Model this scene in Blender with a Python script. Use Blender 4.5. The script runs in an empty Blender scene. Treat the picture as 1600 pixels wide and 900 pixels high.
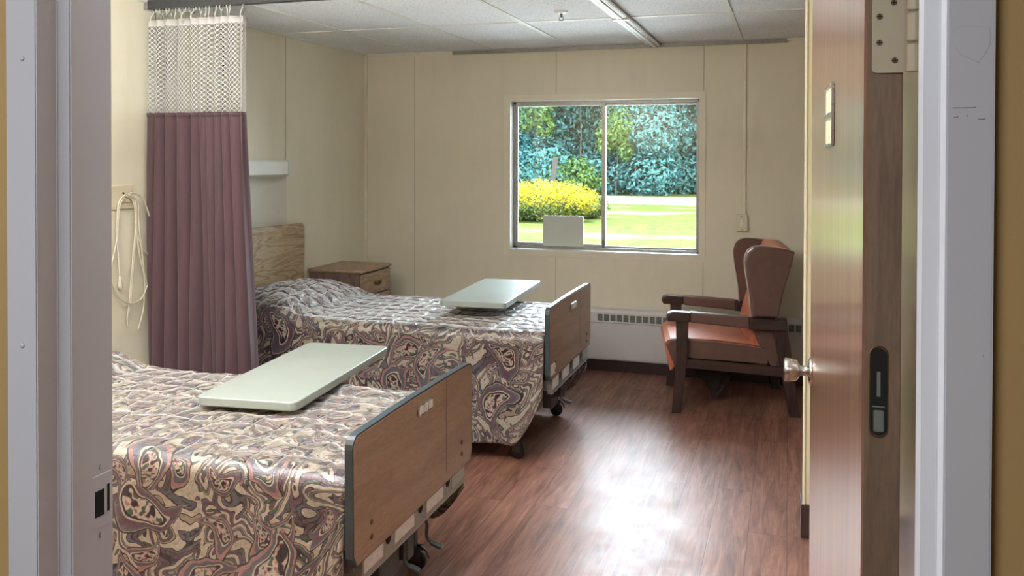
import bpy, bmesh, math, random
from mathutils import Vector, Matrix, noise
PI = math.pi
random.seed(7)
sc = bpy.context.scene
COL = sc.collection

# ------------------------------------------------------------------ camera, world, lights, exposure
F, YAW, PITCH, ROLL, PY = 1354.7, 0.309396634, 0.0120999738, -0.00219222, 263.03
cy, sy = math.cos(YAW), math.sin(YAW)
fwd = Vector((-sy*math.cos(PITCH), cy*math.cos(PITCH), -math.sin(PITCH)))
rt = Vector((cy, sy, 0)); dn = fwd.cross(rt)
r_ = rt*math.cos(ROLL) + dn*math.sin(ROLL); d_ = -rt*math.sin(ROLL) + dn*math.cos(ROLL)
cam = bpy.data.objects.new('camera', bpy.data.cameras.new('camera'))
COL.objects.link(cam); sc.camera = cam
M = Matrix.Identity(4)
for i in range(3):
    M[i][0] = r_[i]; M[i][1] = -d_[i]; M[i][2] = -fwd[i]
M[0][3], M[1][3], M[2][3] = 0, 0, 1.53
cam.matrix_world = M
cam.data.sensor_width = 36; cam.data.lens = F/1600*36
cam.data.shift_y = -(450-PY)/1600; cam.data.clip_start = .05; cam.data.clip_end = 400

sc.view_settings.view_transform = 'Standard'; sc.view_settings.look = 'None'
sc.view_settings.gamma = 1; sc.view_settings.use_curve_mapping = False
sc.view_settings.exposure = 0.45

w = bpy.data.worlds.new('world'); sc.world = w; w.use_nodes = True
nt = w.node_tree; bg = nt.nodes['Background']
# hazy bright sky, brightest around the veiled sun beyond the wood
wc = nt.nodes.new('ShaderNodeTexCoord'); dt_ = nt.nodes.new('ShaderNodeVectorMath'); dt_.operation = 'DOT_PRODUCT'
nt.links.new(wc.outputs['Generated'], dt_.inputs[0]); dt_.inputs[1].default_value = (.05, .80, .60)
mxx = nt.nodes.new('ShaderNodeMath'); mxx.operation = 'MAXIMUM'; nt.links.new(dt_.outputs['Value'], mxx.inputs[0]); mxx.inputs[1].default_value = 0
pw_ = nt.nodes.new('ShaderNodeMath'); pw_.operation = 'POWER'; nt.links.new(mxx.outputs[0], pw_.inputs[0]); pw_.inputs[1].default_value = 5
ml_ = nt.nodes.new('ShaderNodeMath'); ml_.operation = 'MULTIPLY_ADD'; nt.links.new(pw_.outputs[0], ml_.inputs[0]); ml_.inputs[1].default_value = 24; ml_.inputs[2].default_value = 10.5
nt.links.new(ml_.outputs[0], bg.inputs[1]); bg.inputs[0].default_value = (.84, .92, 1, 1)

def add_light(name, kind, loc, direction, energy, color=(1, 1, 1), **kw):
    l = bpy.data.lights.new(name, kind); l.energy = energy; l.color = color
    for k, v in kw.items(): setattr(l, k, v)
    o = bpy.data.objects.new(name, l); COL.objects.link(o); o.location = loc
    o.rotation_euler = Vector(direction).to_track_quat('-Z', 'Y').to_euler()
    return o
add_light('sun', 'SUN', (0, 0, 20), (-.30, .36, -.88), 1.6, (1, .95, .84), angle=math.radians(.6))
# daylight portal in the window opening (guides the sky light, emits nothing)
p_ = add_light('window_portal', 'AREA', (-1.3, 6.42, 1.4), (0, -1, 0), 1, shape='RECTANGLE', size=1.5, size_y=1.2)
p_.data.cycles.is_portal = True
# lights without fixtures, added out of view to brighten room and corridor
add_light('added_room_light', 'AREA', (-1.6, 1.75, 2.325), (0, 0, -1), 30, (1, .985, .955), shape='RECTANGLE', size=1.8, size_y=.5)
add_light('added_uplight', 'AREA', (-1.85, 1.85, 1.56), (0, 0, 1), 95, (1, .99, .975), shape='DISK', size=.4)
add_light('added_hall_light', 'AREA', (-1.05, -.8, 2.40), (0, .45, -1), 46, (1, .985, .97), shape='RECTANGLE', size=1.2, size_y=.6)

# ------------------------------------------------------------------ helpers
def lin(r, g, b):
    f = lambda c: (c/255)/12.92 if c/255 <= .04045 else ((c/255+.055)/1.055)**2.4
    return (f(r), f(g), f(b), 1)

def tag(o, label=None, cat=None, group=None, kind=None):
    if label: o['label'] = label
    if cat: o['category'] = cat
    if group: o['group'] = group
    if kind: o['kind'] = kind
    return o

def thing(name, label, cat, loc=(0, 0, 0), rz=0, group=None):
    o = bpy.data.objects.new(name, None); COL.objects.link(o)
    o.empty_display_size = .1
    o.location = loc; o.rotation_euler = (0, 0, rz)
    return tag(o, label, cat, group)

def obj(name, bm, mat, parent=None, smooth=False):
    me = bpy.data.meshes.new(name); bm.normal_update(); bm.to_mesh(me); bm.free()
    if smooth:
        for p in me.polygons: p.use_smooth = True
    if mat: me.materials.append(mat)
    o = bpy.data.objects.new(name, me); COL.objects.link(o)
    if parent: o.parent = parent
    return o

def struct(name, bm, mat, parent=None, smooth=False):
    o = obj(name, bm, mat, parent, smooth)
    if not parent: o['kind'] = 'structure'
    return o

def B(): return bmesh.new()

def box(bm, x0, x1, y0, y1, z0, z1, bev=0, seg=2):
    t = bmesh.new()
    bmesh.ops.create_cube(t, size=1)
    for v in t.verts:
        v.co = Vector(((x0+x1)/2+v.co.x*(x1-x0), (y0+y1)/2+v.co.y*(y1-y0), (z0+z1)/2+v.co.z*(z1-z0)))
    if bev: bmesh.ops.bevel(t, geom=t.edges[:], offset=bev, segments=seg, affect='EDGES', profile=.5)
    merge(bm, t); return bm

def merge(bm, t, mtx=None):
    if mtx is not None: bmesh.ops.transform(t, matrix=mtx, verts=t.verts)
    me = bpy.data.meshes.new('t'); t.to_mesh(me); t.free()
    bm.from_mesh(me); bpy.data.meshes.remove(me)

def cyl(bm, a, b, r, r2=None, seg=16, bev=0):
    a, b = Vector(a), Vector(b); d = b-a; t = bmesh.new()
    bmesh.ops.create_cone(t, cap_ends=True, segments=seg, radius1=r, radius2=r if r2 is None else r2, depth=d.length)
    if bev:
        es = [e for e in t.edges if abs(e.verts[0].co.z-e.verts[1].co.z) < 1e-6]
        bmesh.ops.bevel(t, geom=es, offset=bev, segments=2, affect='EDGES')
    merge(bm, t, Matrix.Translation((a+b)/2) @ d.to_track_quat('Z', 'Y').to_matrix().to_4x4()); return bm

def tube(bm, pts, r, seg=8, closed=False):
    pts = [Vector(p) for p in pts]; n = len(pts); rings = []
    up = Vector((0, 0, 1))
    prev = None
    for i, p in enumerate(pts):
        t = (pts[min(i+1, n-1)]-pts[max(i-1, 0)])
        if closed: t = pts[(i+1) % n]-pts[i-1]
        t.normalize()
        if prev is None:
            u = t.orthogonal().normalized()
        else:
            u = (prev - t*prev.dot(t)).normalized()
        prev = u; v = t.cross(u)
        rr = r[i] if isinstance(r, (list, tuple)) else r
        rings.append([bm.verts.new(p+(u*math.cos(2*PI*k/seg)+v*math.sin(2*PI*k/seg))*rr) for k in range(seg)])
    for i in range(n if closed else n-1):
        A, Bq = rings[i], rings[(i+1) % n]
        for k in range(seg):
            bm.faces.new((A[k], A[(k+1) % seg], Bq[(k+1) % seg], Bq[k]))
    if not closed:
        bm.faces.new(rings[0][::-1]); bm.faces.new(rings[-1])
    return bm

def spline(P, n=8):
    P = [Vector(p) for p in P]; out = []
    Q = [P[0]]+P+[P[-1]]
    for i in range(1, len(Q)-2):
        for k in range(n):
            t = k/n; a, b, c, d = Q[i-1], Q[i], Q[i+1], Q[i+2]
            out.append(.5*((2*b)+(c-a)*t+(2*a-5*b+4*c-d)*t*t+(3*b-a-3*c+d)*t**3))
    out.append(P[-1]); return out

def prism(bm, pts, axis, a, b, bev=0, seg=2):
    """outline pts in the two other axes (in x,y,z order), extruded from a to b along axis"""
    t = bmesh.new()
    def P(p, h):
        if axis == 'x': return (h, p[0], p[1])
        if axis == 'y': return (p[0], h, p[1])
        return (p[0], p[1], h)
    A = [t.verts.new(P(p, a)) for p in pts]; Bq = [t.verts.new(P(p, b)) for p in pts]
    n = len(pts)
    t.faces.new(A); t.faces.new(Bq[::-1])
    for i in range(n): t.faces.new((A[i], Bq[i], Bq[(i+1) % n], A[(i+1) % n]))
    bmesh.ops.recalc_face_normals(t, faces=t.faces)
    if bev:
        es = [e for e in t.edges if abs(P_axis(e.verts[0].co, axis)-P_axis(e.verts[1].co, axis)) < 1e-7]
        bmesh.ops.bevel(t, geom=es, offset=bev, segments=seg, affect='EDGES', profile=.5)
    merge(bm, t); return bm
def P_axis(c, axis): return c['xyz'.index(axis)]

def rrect(x0, x1, y0, y1, r, n=6, corners=(1, 1, 1, 1)):
    """rounded rectangle outline; corners order: (x1,y1),(x0,y1),(x0,y0),(x1,y0)"""
    out = []
    for (cx, cyy, a0, f) in ((x1, y1, 0, corners[0]), (x0, y1, 90, corners[1]), (x0, y0, 180, corners[2]), (x1, y0, 270, corners[3])):
        if not f: out.append((cx, cyy)); continue
        ox = cx-r if cx == x1 else cx+r; oy = cyy-r if cyy == y1 else cyy+r
        for k in range(n+1):
            a = math.radians(a0+90*k/n); out.append((ox+r*math.cos(a), oy+r*math.sin(a)))
    return out

def lathe(bm, prof, origin, axis, seg=24):
    """prof: list of (dist along axis, radius)"""
    axis = Vector(axis).normalized(); u = axis.orthogonal().normalized(); v = axis.cross(u); o = Vector(origin)
    rings = [[bm.verts.new(o+axis*d+(u*math.cos(2*PI*k/seg)+v*math.sin(2*PI*k/seg))*max(r, 1e-4)) for k in range(seg)] for d, r in prof]
    for A, Bq in zip(rings, rings[1:]):
        for k in range(seg): bm.faces.new((A[k], A[(k+1) % seg], Bq[(k+1) % seg], Bq[k]))
    bm.faces.new(rings[0][::-1]); bm.faces.new(rings[-1]); return bm

# ------------------------------------------------------------------ materials
class N:
    def __init__(s, name):
        s.m = bpy.data.materials.new(name); s.m.use_nodes = True; s.t = s.m.node_tree
        s.b = s.t.nodes['Principled BSDF']; s.out = s.t.nodes['Material Output']
    def node(s, typ, **kw):
        n = s.t.nodes.new(typ)
        for k, v in kw.items(): setattr(n, k, v)
        return n
    def link(s, a, b): s.t.links.new(a, b)
    def put(s, v, sock):
        if hasattr(v, 'links') or isinstance(v, bpy.types.NodeSocket): s.link(v, sock)
        else: sock.default_value = v
    def math(s, op, a, b=0.0, c=None, clamp=False):
        n = s.node('ShaderNodeMath', operation=op, use_clamp=clamp); s.put(a, n.inputs[0])
        if op not in ('SINE', 'SQRT', 'ABSOLUTE', 'FRACT', 'FLOOR'): s.put(b, n.inputs[1])
        if c is not None: s.put(c, n.inputs[2])
        return n.outputs[0]
    def vmath(s, op, a, b=(0, 0, 0), scale=None):
        n = s.node('ShaderNodeVectorMath', operation=op); s.put(a, n.inputs[0]); s.put(b, n.inputs[1])
        if scale is not None: s.put(scale, n.inputs[3])
        return n.outputs[1] if op in ('LENGTH', 'DISTANCE') else n.outputs[0]
    def mix(s, f, a, b, typ='MIX'):
        n = s.node('ShaderNodeMix', data_type='RGBA', blend_type=typ); s.put(f, n.inputs[0]); s.put(a, n.inputs[6]); s.put(b, n.inputs[7]); return n.outputs[2]
    def ramp(s, f, stops, interp='LINEAR'):
        n = s.node('ShaderNodeValToRGB'); n.color_ramp.interpolation = interp; s.put(f, n.inputs[0])
        e = n.color_ramp.elements
        while len(e) < len(stops): e.new(0.5)
        for i, (p, c) in enumerate(stops):
            e[i].position = p; e[i].color = c if len(c) == 4 else (*c, 1)
        return n.outputs[0]
    def coord(s, which='Object', scale=None, rot=None):
        c = s.node('ShaderNodeTexCoord').outputs[which]
        if scale is not None or rot is not None:
            m = s.node('ShaderNodeMapping'); s.link(c, m.inputs[0])
            if scale is not None: m.inputs[3].default_value = scale
            if rot is not None: m.inputs[2].default_value = rot
            c = m.outputs[0]
        return c
    def noise(s, v, scale, detail=3, rough=.5, dist=0, dim='3D'):
        n = s.node('ShaderNodeTexNoise', noise_dimensions=dim); s.link(v, n.inputs['Vector'])
        n.inputs['Scale'].default_value = scale; n.inputs['Detail'].default_value = detail
        n.inputs['Roughness'].default_value = rough; n.inputs['Distortion'].default_value = dist; return n
    def bump(s, h, strength=.3, dist=.002, normal=None):
        n = s.node('ShaderNodeBump'); s.put(h, n.inputs['Height']); n.inputs['Strength'].default_value = strength
        n.inputs['Distance'].default_value = dist
        if normal is not None: s.link(normal, n.inputs['Normal'])
        s.link(n.outputs[0], s.b.inputs['Normal']); return n.outputs[0]
    def fin(s, color=None, rough=.5, metal=0, spec=.5, coat=0, coat_rough=.1, sheen=0):
        if color is not None: s.put(color, s.b.inputs['Base Color'])
        s.put(rough, s.b.inputs['Roughness']); s.b.inputs['Metallic'].default_value = metal
        s.b.inputs['Specular IOR Level'].default_value = spec; s.b.inputs['Coat Weight'].default_value = coat
        s.b.inputs['Coat Roughness'].default_value = coat_rough; s.b.inputs['Sheen Weight'].default_value = sheen
        return s.m

def paint(name, c, rough=.5, var=.06, bump=.15, scale=6, coat=0, spec=.5):
    n = N(name); co = n.coord('Object')
    a = n.noise(co, scale, 4, .6).outputs[0]
    k = n.ramp(a, [(.3, (1-var, 1-var, 1-var)), (.7, (1+var, 1+var, 1+var*.9))])
    col = n.mix(1.0, c, k, 'MULTIPLY')
    f = n.noise(co, 350, 2, .5).outputs[0]
    n.bump(f, bump, .0008)
    return n.fin(col, rough, coat=coat, spec=spec)

def metal(name, c, rough=.35, met=1.0):
    n = N(name); co = n.coord('Object'); a = n.noise(co, 40, 4, .6).outputs[0]
    col = n.mix(n.ramp(a, [(.35, (0, 0, 0)), (.75, (1, 1, 1))]), c, tuple(x*.75 for x in c[:3])+(1,))
    return n.fin(col, n.math('MULTIPLY_ADD', a, .2, rough-.1), metal=met)

def wood(name, c1, c2, c3, axis='x', scale=1.0, rough=.45, ring=7, coat=0.0):
    n = N(name)
    sc3 = {'x': (.12, 1, 1), 'y': (1, .12, 1), 'z': (1, 1, .12)}[axis]
    co = n.coord('Object', scale=tuple(v*scale for v in sc3))
    big = n.noise(co, 5, 3, .5, .6).outputs[0]
    lines = n.math('FRACT', n.math('MULTIPLY', big, ring))
    g = n.ramp(lines, [(0, c1), (.55, c2), (.85, c3), (1, c1)])
    fine = n.noise(co, 120, 3, .6).outputs[0]
    k = n.ramp(fine, [(.3, (.8, .8, .8)), (.65, (1.08, 1.08, 1.08))])
    n.bump(fine, .12, .0006)
    return n.fin(n.mix(1, g, k, 'MULTIPLY'), rough, coat=coat)

def wall_mat(name, c, rough=.42):
    n = N(name); co = n.coord('Object')
    a = n.noise(co, 1.3, 4, .6).outputs[0]
    k = n.ramp(a, [(.3, (.955, .955, .95)), (.7, (1.03, 1.03, 1.03))])
    sm = n.noise(n.coord('Object', scale=(3, 3, .5)), 2.2, 5, .7).outputs[0]
    k2 = n.ramp(sm, [(.25, (.94, .935, .92)), (.5, (1, 1, 1))])
    col = n.mix(1, n.mix(1, c, k, 'MULTIPLY'), k2, 'MULTIPLY')
    f = n.noise(co, 220, 3, .6).outputs[0]; n.bump(f, .18, .001)
    return n.fin(col, rough)

M_WALL = wall_mat('cream_wall_panel', lin(222, 215, 196))
M_WALL_L = wall_mat('cream_wall_panel_warm', lin(229, 224, 203))
M_GLOSS = wall_mat('gloss_cream_wall', lin(205, 199, 172), .16)
M_HALL = paint('ochre_hall_wall', lin(164, 141, 96), .6, .05, .3, 3)
M_CEILW = paint('plain_white_ceiling', lin(215, 215, 212), .8)
M_TRIMW = paint('white_trim_paint', lin(214, 212, 200), .4, .03)
M_SEAM = paint('panel_seam', lin(176, 168, 148), .8)  # slightly darker strips mark the joints between wall panels
M_STRIP = paint('cream_batten', lin(226, 219, 200), .4)

def jamb_mat():
    n = N('gloss_grey_frame_paint'); co = n.coord('Object')
    a = n.noise(co, 2.0, 3, .6).outputs[0]
    col = n.mix(a, lin(178, 186, 198), lin(188, 194, 204))
    v = n.node('ShaderNodeTexVoronoi'); n.link(co, v.inputs['Vector']); v.inputs['Scale'].default_value = 9
    chips = n.math('LESS_THAN', v.outputs['Distance'], .035)
    fine = n.noise(co, 60, 4, .65).outputs[0]
    h = n.math('ADD', n.math('MULTIPLY', fine, .25), n.math('MULTIPLY', chips, -.5))
    n.bump(h, .35, .0025)
    return n.fin(col, .35)
M_JAMB = jamb_mat()

def ceiling_mat():
    n = N('speckled_ceiling_tile'); co = n.coord('Object')
    a = n.noise(co, 95, 3, .7).outputs[0]
    spots = n.ramp(a, [(.36, lin(188, 190, 194)), (.44, lin(236, 238, 240))])
    b = n.noise(co, 2, 3, .5).outputs[0]
    col = n.mix(1, spots, n.ramp(b, [(.3, (.95, .95, .95)), (.7, (1.02, 1.02, 1.02))]), 'MULTIPLY')
    n.bump(a, .5, .003)
    return n.fin(col, .85, spec=.2)
M_CEIL = ceiling_mat()

def floor_mat():
    n = N('wood_look_vinyl_planks')
    co = n.coord('Object', rot=(0, 0, PI/2))
    br = n.node('ShaderNodeTexBrick'); n.link(co, br.inputs['Vector'])
    br.inputs['Scale'].default_value = 1; br.inputs['Brick Width'].default_value = 1.22; br.inputs['Row Height'].default_value = .152
    br.inputs['Mortar Size'].default_value = .0012; br.inputs['Mortar Smooth'].default_value = .3; br.inputs['Bias'].default_value = 0
    br.inputs['Color1'].default_value = (0, 0, 0, 1); br.inputs['Color2'].default_value = (1, 1, 1, 1); br.inputs['Mortar'].default_value = (.5, .5, .5, 1)
    br.offset = .37
    rnd = br.outputs['Color']
    off = n.vmath('SCALE', rnd, scale=7.3)
    g = n.vmath('ADD', n.coord('Object', scale=(7, .7, 1)), off)
    grain = n.noise(g, 3.2, 6, .62, 1.1).outputs[0]
    fine = n.noise(n.vmath('ADD', n.coord('Object', scale=(60, 2.2, 1)), off), 3, 4, .6).outputs[0]
    base = n.ramp(grain, [(.25, lin(92, 60, 50)), (.42, lin(122, 84, 70)), (.55, lin(140, 99, 84)), (.72, lin(162, 120, 102))])
    c = n.mix(1, base, n.ramp(fine, [(.3, (.78, .76, .74)), (.62, (1.1, 1.1, 1.1))]), 'MULTIPLY')
    c = n.mix(1, c, n.ramp(rnd, [(0, (.9, .9, .9)), (1, (1.06, 1.06, 1.06))]), 'MULTIPLY')
    c = n.mix(br.outputs['Fac'], c, lin(70, 45, 38))
    sm = n.noise(n.coord('Object'), 4, 6, .72).outputs[0]
    rough = n.ramp(sm, [(.3, (.34, .34, .34)), (.7, (.5, .5, .5))])
    n.bump(n.math('ADD', n.math('MULTIPLY', fine, .6), n.math('MULTIPLY', n.noise(n.coord('Object'), 45, 4, .7).outputs[0], .8)), .22, .0016)
    return n.fin(c, rough, spec=.28)
M_FLOOR = floor_mat()

def spread_mat(name, seed):
    """paisley bedspread: rotated teardrop motifs over scrolling vines, from cloth UVs in metres"""
    n = N(name)
    uv = n.node('ShaderNodeTexCoord').outputs['UV']
    uv = n.vmath('ADD', uv, (seed, seed*.7, 0))
    wob = n.noise(uv, 7, 2, .5, dim='2D').outputs['Color']
    uvw = n.vmath('ADD', uv, n.vmath('SCALE', n.vmath('SUBTRACT', wob, (.5, .5, .5)), scale=.07))
    cream = lin(150, 140, 127); dark = lin(36, 30, 36); mauve = lin(84, 60, 71); grey = lin(76, 75, 84)
    green = lin(62, 78, 66); rose = lin(134, 92, 96); tan = lin(124, 110, 96)
    # vines
    nz = n.noise(uvw, 5.0, 1.5, .45, 1.1, dim='2D').outputs[0]
    f = n.math('FRACT', n.math('MULTIPLY', nz, 4.2))
    col = n.ramp(f, [(0, cream), (.16, dark), (.20, tan), (.29, dark), (.32, grey), (.42, dark), (.455, cream), (.60, cream), (.63, dark), (.665, mauve), (.76, dark), (.79, grey), (.87, dark), (.90, cream)], 'CONSTANT')
    # little leaves
    def cell(scale, off, rand=.85):
        sv = n.vmath('SCALE', n.vmath('ADD', uvw, off), scale=scale)
        v = n.node('ShaderNodeTexVoronoi', voronoi_dimensions='2D', feature='F1'); n.link(sv, v.inputs['Vector'])
        v.inputs['Scale'].default_value = 1; v.inputs['Randomness'].default_value = rand
        loc = n.vmath('SUBTRACT', sv, v.outputs['Position'])
        rgb = n.node('ShaderNodeSeparateColor'); n.link(v.outputs['Color'], rgb.inputs[0])
        rot = n.node('ShaderNodeVectorRotate', rotation_type='Z_AXIS'); n.link(loc, rot.inputs['Vector'])
        n.link(n.math('MULTIPLY', rgb.outputs[0], 6.283), rot.inputs['Angle'])
        s = n.node('ShaderNodeSeparateXYZ'); n.link(rot.outputs[0], s.inputs[0])
        return s.outputs[0], s.outputs[1], rgb.outputs[1], rgb.outputs[2]
    def drop(scale, off, wdt, ln, bend, rand=.8):
        x, y, ra, rb = cell(scale, off, rand)
        sgn = n.math('SUBTRACT', n.math('MULTIPLY', n.math('GREATER_THAN', ra, .5), 2.0), 1.0)
        xb = n.math('ADD', x, n.math('MULTIPLY', n.math('MULTIPLY', n.math('MULTIPLY', y, y), bend), sgn))
        wd = n.math('MULTIPLY_ADD', y, -wdt*1.5, wdt)
        wd = n.math('MAXIMUM', wd, .02)
        a = n.math('DIVIDE', xb, wd); b = n.math('DIVIDE', y, ln)
        return n.math('SQRT', n.math('ADD', n.math('MULTIPLY', a, a), n.math('MULTIPLY', b, b))), ra, rb
    d, ra, rb = drop(24, (.13, .4, 0), .13, .33, .4, 1)
    lc = n.mix(n.math('GREATER_THAN', rb, .5), green, mauve)
    m = n.math('MULTIPLY', n.math('LESS_THAN', d, 1.0), n.math('GREATER_THAN', ra, .35))
    col = n.mix(m, col, n.mix(n.math('GREATER_THAN', d, .72), lc, dark))
    # medium and large paisleys
    for scale, off, wdt, ln, bend, th in ((6.8, (.31, .77, 0), .21, .50, 1.5, .3), (3.9, (.05, .21, 0), .23, .52, 1.3, .10)):
        d, ra, rb = drop(scale, off, wdt, ln, bend)
        inner1 = n.mix(n.math('GREATER_THAN', rb, .5), mauve, grey)
        inner2 = n.mix(n.math('GREATER_THAN', rb, .5), grey, rose)
        q = n.noise(uvw, 60 if scale > 6 else 38, 1, .5, dim='2D').outputs[0]
        spk = n.ramp(q, [(0, dark), (.40, rose), (.47, cream), (.62, green)], 'CONSTANT')
        c = n.ramp(d, [(0, (0, 0, 0)), (.5, (1, 1, 1))], 'CONSTANT')
        c = n.mix(c, spk, dark)
        for lo, cc in ((.57, cream), (.63, inner1), (.82, inner2), (.93, tan), (.98, dark)):
            c = n.mix(n.math('GREATER_THAN', d, lo), c, cc)
        mk = n.math('MULTIPLY', n.math('LESS_THAN', d, 1.06), n.math('GREATER_THAN', ra, th))
        col = n.mix(mk, col, c)
    tint = n.noise(uv, 90, 3, .6, dim='2D').outputs[0]
    col = n.mix(1, col, n.ramp(tint, [(.3, (.82, .82, .82)), (.7, (1.1, 1.1, 1.1))]), 'MULTIPLY')
    wr = n.noise(uv, 28, 5, .6, .8, dim='2D').outputs[0]
    sv = n.node('ShaderNodeSeparateXYZ'); n.link(n.node('ShaderNodeTexCoord').outputs['UV'], sv.inputs[0])
    topm = n.math('LESS_THAN', n.math('ABSOLUTE', n.math('SUBTRACT', sv.outputs[1], .991)), .43)
    vq = n.node('ShaderNodeTexVoronoi', voronoi_dimensions='2D', feature='DISTANCE_TO_EDGE'); n.link(n.vmath('MULTIPLY', uvw, (12.5, 9.5, 1)), vq.inputs['Vector'])
    vq.inputs['Scale'].default_value = 1; vq.inputs['Randomness'].default_value = .45
    puff = n.math('MULTIPLY', n.math('SQRT', n.math('MINIMUM', n.math('MULTIPLY', vq.outputs['Distance'], 3.0), 1.0)), topm)
    n.bump(n.math('ADD', n.math('MULTIPLY', puff, 1.0), n.math('ADD', n.math('MULTIPLY', wr, n.math('MULTIPLY_ADD', topm, .3, .12)), n.math('MULTIPLY', tint, .06))), 1.0, .022)
    n.b.inputs['Sheen Roughness'].default_value = .35
    return n.fin(col, .38, spec=.65, sheen=.7)

def curtain_mat():
    n = N('mauve_curtain_cloth'); co = n.coord('Object')
    a = n.noise(n.coord('Object', scale=(4, 4, .3)), 3, 3, .5).outputs[0]
    col = n.mix(a, lin(88, 66, 74), lin(106, 76, 84))
    wv = n.node('ShaderNodeTexWave', bands_direction='Z'); n.link(co, wv.inputs['Vector']); wv.inputs['Scale'].default_value = 60
    col = n.mix(n.math('MULTIPLY', wv.outputs[0], .25), col, lin(74, 56, 66))
    n.bump(wv.outputs[0], .1, .001)
    n.fin(col, .7, sheen=.3)
    tl = n.node('ShaderNodeBsdfTranslucent'); n.put(lin(150, 84, 96), tl.inputs[0]); mx = n.node('ShaderNodeMixShader'); mx.inputs[0].default_value = .22
    n.link(n.b.outputs[0], mx.inputs[1]); n.link(tl.outputs[0], mx.inputs[2]); n.link(mx.outputs[0], n.out.inputs[0])
    return n.m
M_CURT = curtain_mat()

def net_mat():
    n = N('white_curtain_net')
    uv = n.node('ShaderNodeTexCoord').outputs['UV']
    s = n.node('ShaderNodeSeparateXYZ'); n.link(uv, s.inputs[0])
    u = n.math('MULTIPLY', s.outputs[0], 2*PI/.024); v = n.math('MULTIPLY', s.outputs[1], 2*PI/.024)
    h = n.math('ABSOLUTE', n.math('MULTIPLY', n.math('SINE', n.math('MULTIPLY', n.math('ADD', u, v), .5)), n.math('SINE', n.math('MULTIPLY', n.math('SUBTRACT', u, v), .5))))
    hole = n.math('GREATER_THAN', h, .20)
    top = n.math('GREATER_THAN', s.outputs[1], .455)
    hole = n.math('MULTIPLY', hole, n.math('SUBTRACT', 1.0, top))
    tr = n.node('ShaderNodeBsdfTransparent'); mx = n.node('ShaderNodeMixShader')
    n.link(hole, mx.inputs[0]); n.fin(lin(204, 202, 200), .6)
    n.link(n.b.outputs[0], mx.inputs[1]); n.link(tr.outputs[0], mx.inputs[2]); n.link(mx.outputs[0], n.out.inputs[0])
    return n.m
M_NET = net_mat()

def glass_mat():
    n = N('window_glass')
    tr = n.node('ShaderNodeBsdfTransparent'); tr.inputs[0].default_value = (.93, .97, .98, 1)
    gl = n.node('ShaderNodeBsdfGlossy'); gl.inputs['Roughness'].default_value = .02
    fr = n.node('ShaderNodeFresnel'); fr.inputs[0].default_value = 1.45
    mx = n.node('ShaderNodeMixShader'); n.link(fr.outputs[0], mx.inputs[0]); n.link(tr.outputs[0], mx.inputs[1]); n.link(gl.outputs[0], mx.inputs[2])
    n.link(mx.outputs[0], n.out.inputs[0]); return n.m
M_GLASS = glass_mat()

M_ALU = metal('dull_aluminium', lin(150, 152, 150), .4, .7)
M_STEEL = metal('brushed_steel', lin(190, 190, 188), .28)
M_DSTEEL = metal('dark_painted_steel', lin(86, 88, 92), .4, .5)
M_LSTEEL = metal('grey_painted_steel', lin(150, 150, 148), .4, .4)
M_BRASS = metal('antique_brass', lin(120, 98, 66), .35)
M_BLACK = paint('black_rubber', lin(38, 38, 42), .5)
M_EDGE = paint('dark_edge_band', lin(52, 62, 70), .38, .05)
M_HOLE = paint('black_hole', lin(14, 14, 15), .9)
M_TOP = paint('pale_grey_green_laminate', lin(148, 156, 150), .28, .03, .15, 8)
M_PANEL = paint('pale_sage_board', lin(196, 203, 194), .4, .02)
M_WHITE = paint('white_enamel', lin(222, 222, 216), .4, .02)
M_HEAT = paint('heater_enamel', lin(208, 204, 202), .42, .02)
M_GRILL = paint('heater_grille_dark', lin(96, 104, 96), .6)
M_LABEL = paint('paper_label', lin(206, 202, 204), .6, .15, .1, 60)
M_PLATE = paint('almond_plastic', lin(214, 205, 178), .4)
M_CORD = paint('white_vinyl_cord', lin(212, 206, 190), .45)
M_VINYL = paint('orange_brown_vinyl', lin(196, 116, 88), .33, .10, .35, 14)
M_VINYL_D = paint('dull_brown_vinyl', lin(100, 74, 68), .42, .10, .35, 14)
M_CLOTHBLK = paint('black_dust_cloth', lin(46, 42, 42), .95)
M_PIPING = paint('light_piping', lin(205, 186, 170), .4)
M_BASEBLK = paint('dark_rubber_base', lin(62, 44, 42), .45)
M_TABLEPED = metal('table_column_chrome', lin(170, 170, 170), .3)
M_FRAMEWOOD = wood('dark_stained_wood', lin(58, 42, 40), lin(66, 48, 45), lin(48, 34, 32), 'z', 3, .35)
M_FRAMEWOODX = wood('dark_stained_wood_rail', lin(58, 42, 40), lin(66, 48, 45), lin(48, 34, 32), 'x', 3, .35)
M_FOOT = wood('brown_laminate', lin(146, 122, 106), lin(152, 128, 111), lin(139, 115, 100), 'y', 2, .36, 3)
M_OAK = wood('pale_oak_laminate', lin(186, 164, 128), lin(174, 150, 114), lin(146, 120, 88), 'y', 1.6, .45, 12)
M_NS = wood('nightstand_wood', lin(172, 148, 124), lin(164, 139, 115), lin(146, 121, 98), 'y', 2, .4, 6)
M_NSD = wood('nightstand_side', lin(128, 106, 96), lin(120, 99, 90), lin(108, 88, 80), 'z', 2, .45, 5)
M_DOOREDGE = wood('door_edge_wood', lin(112, 92, 74), lin(106, 86, 69), lin(98, 79, 63), 'z', 2, .6, 4)

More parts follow.
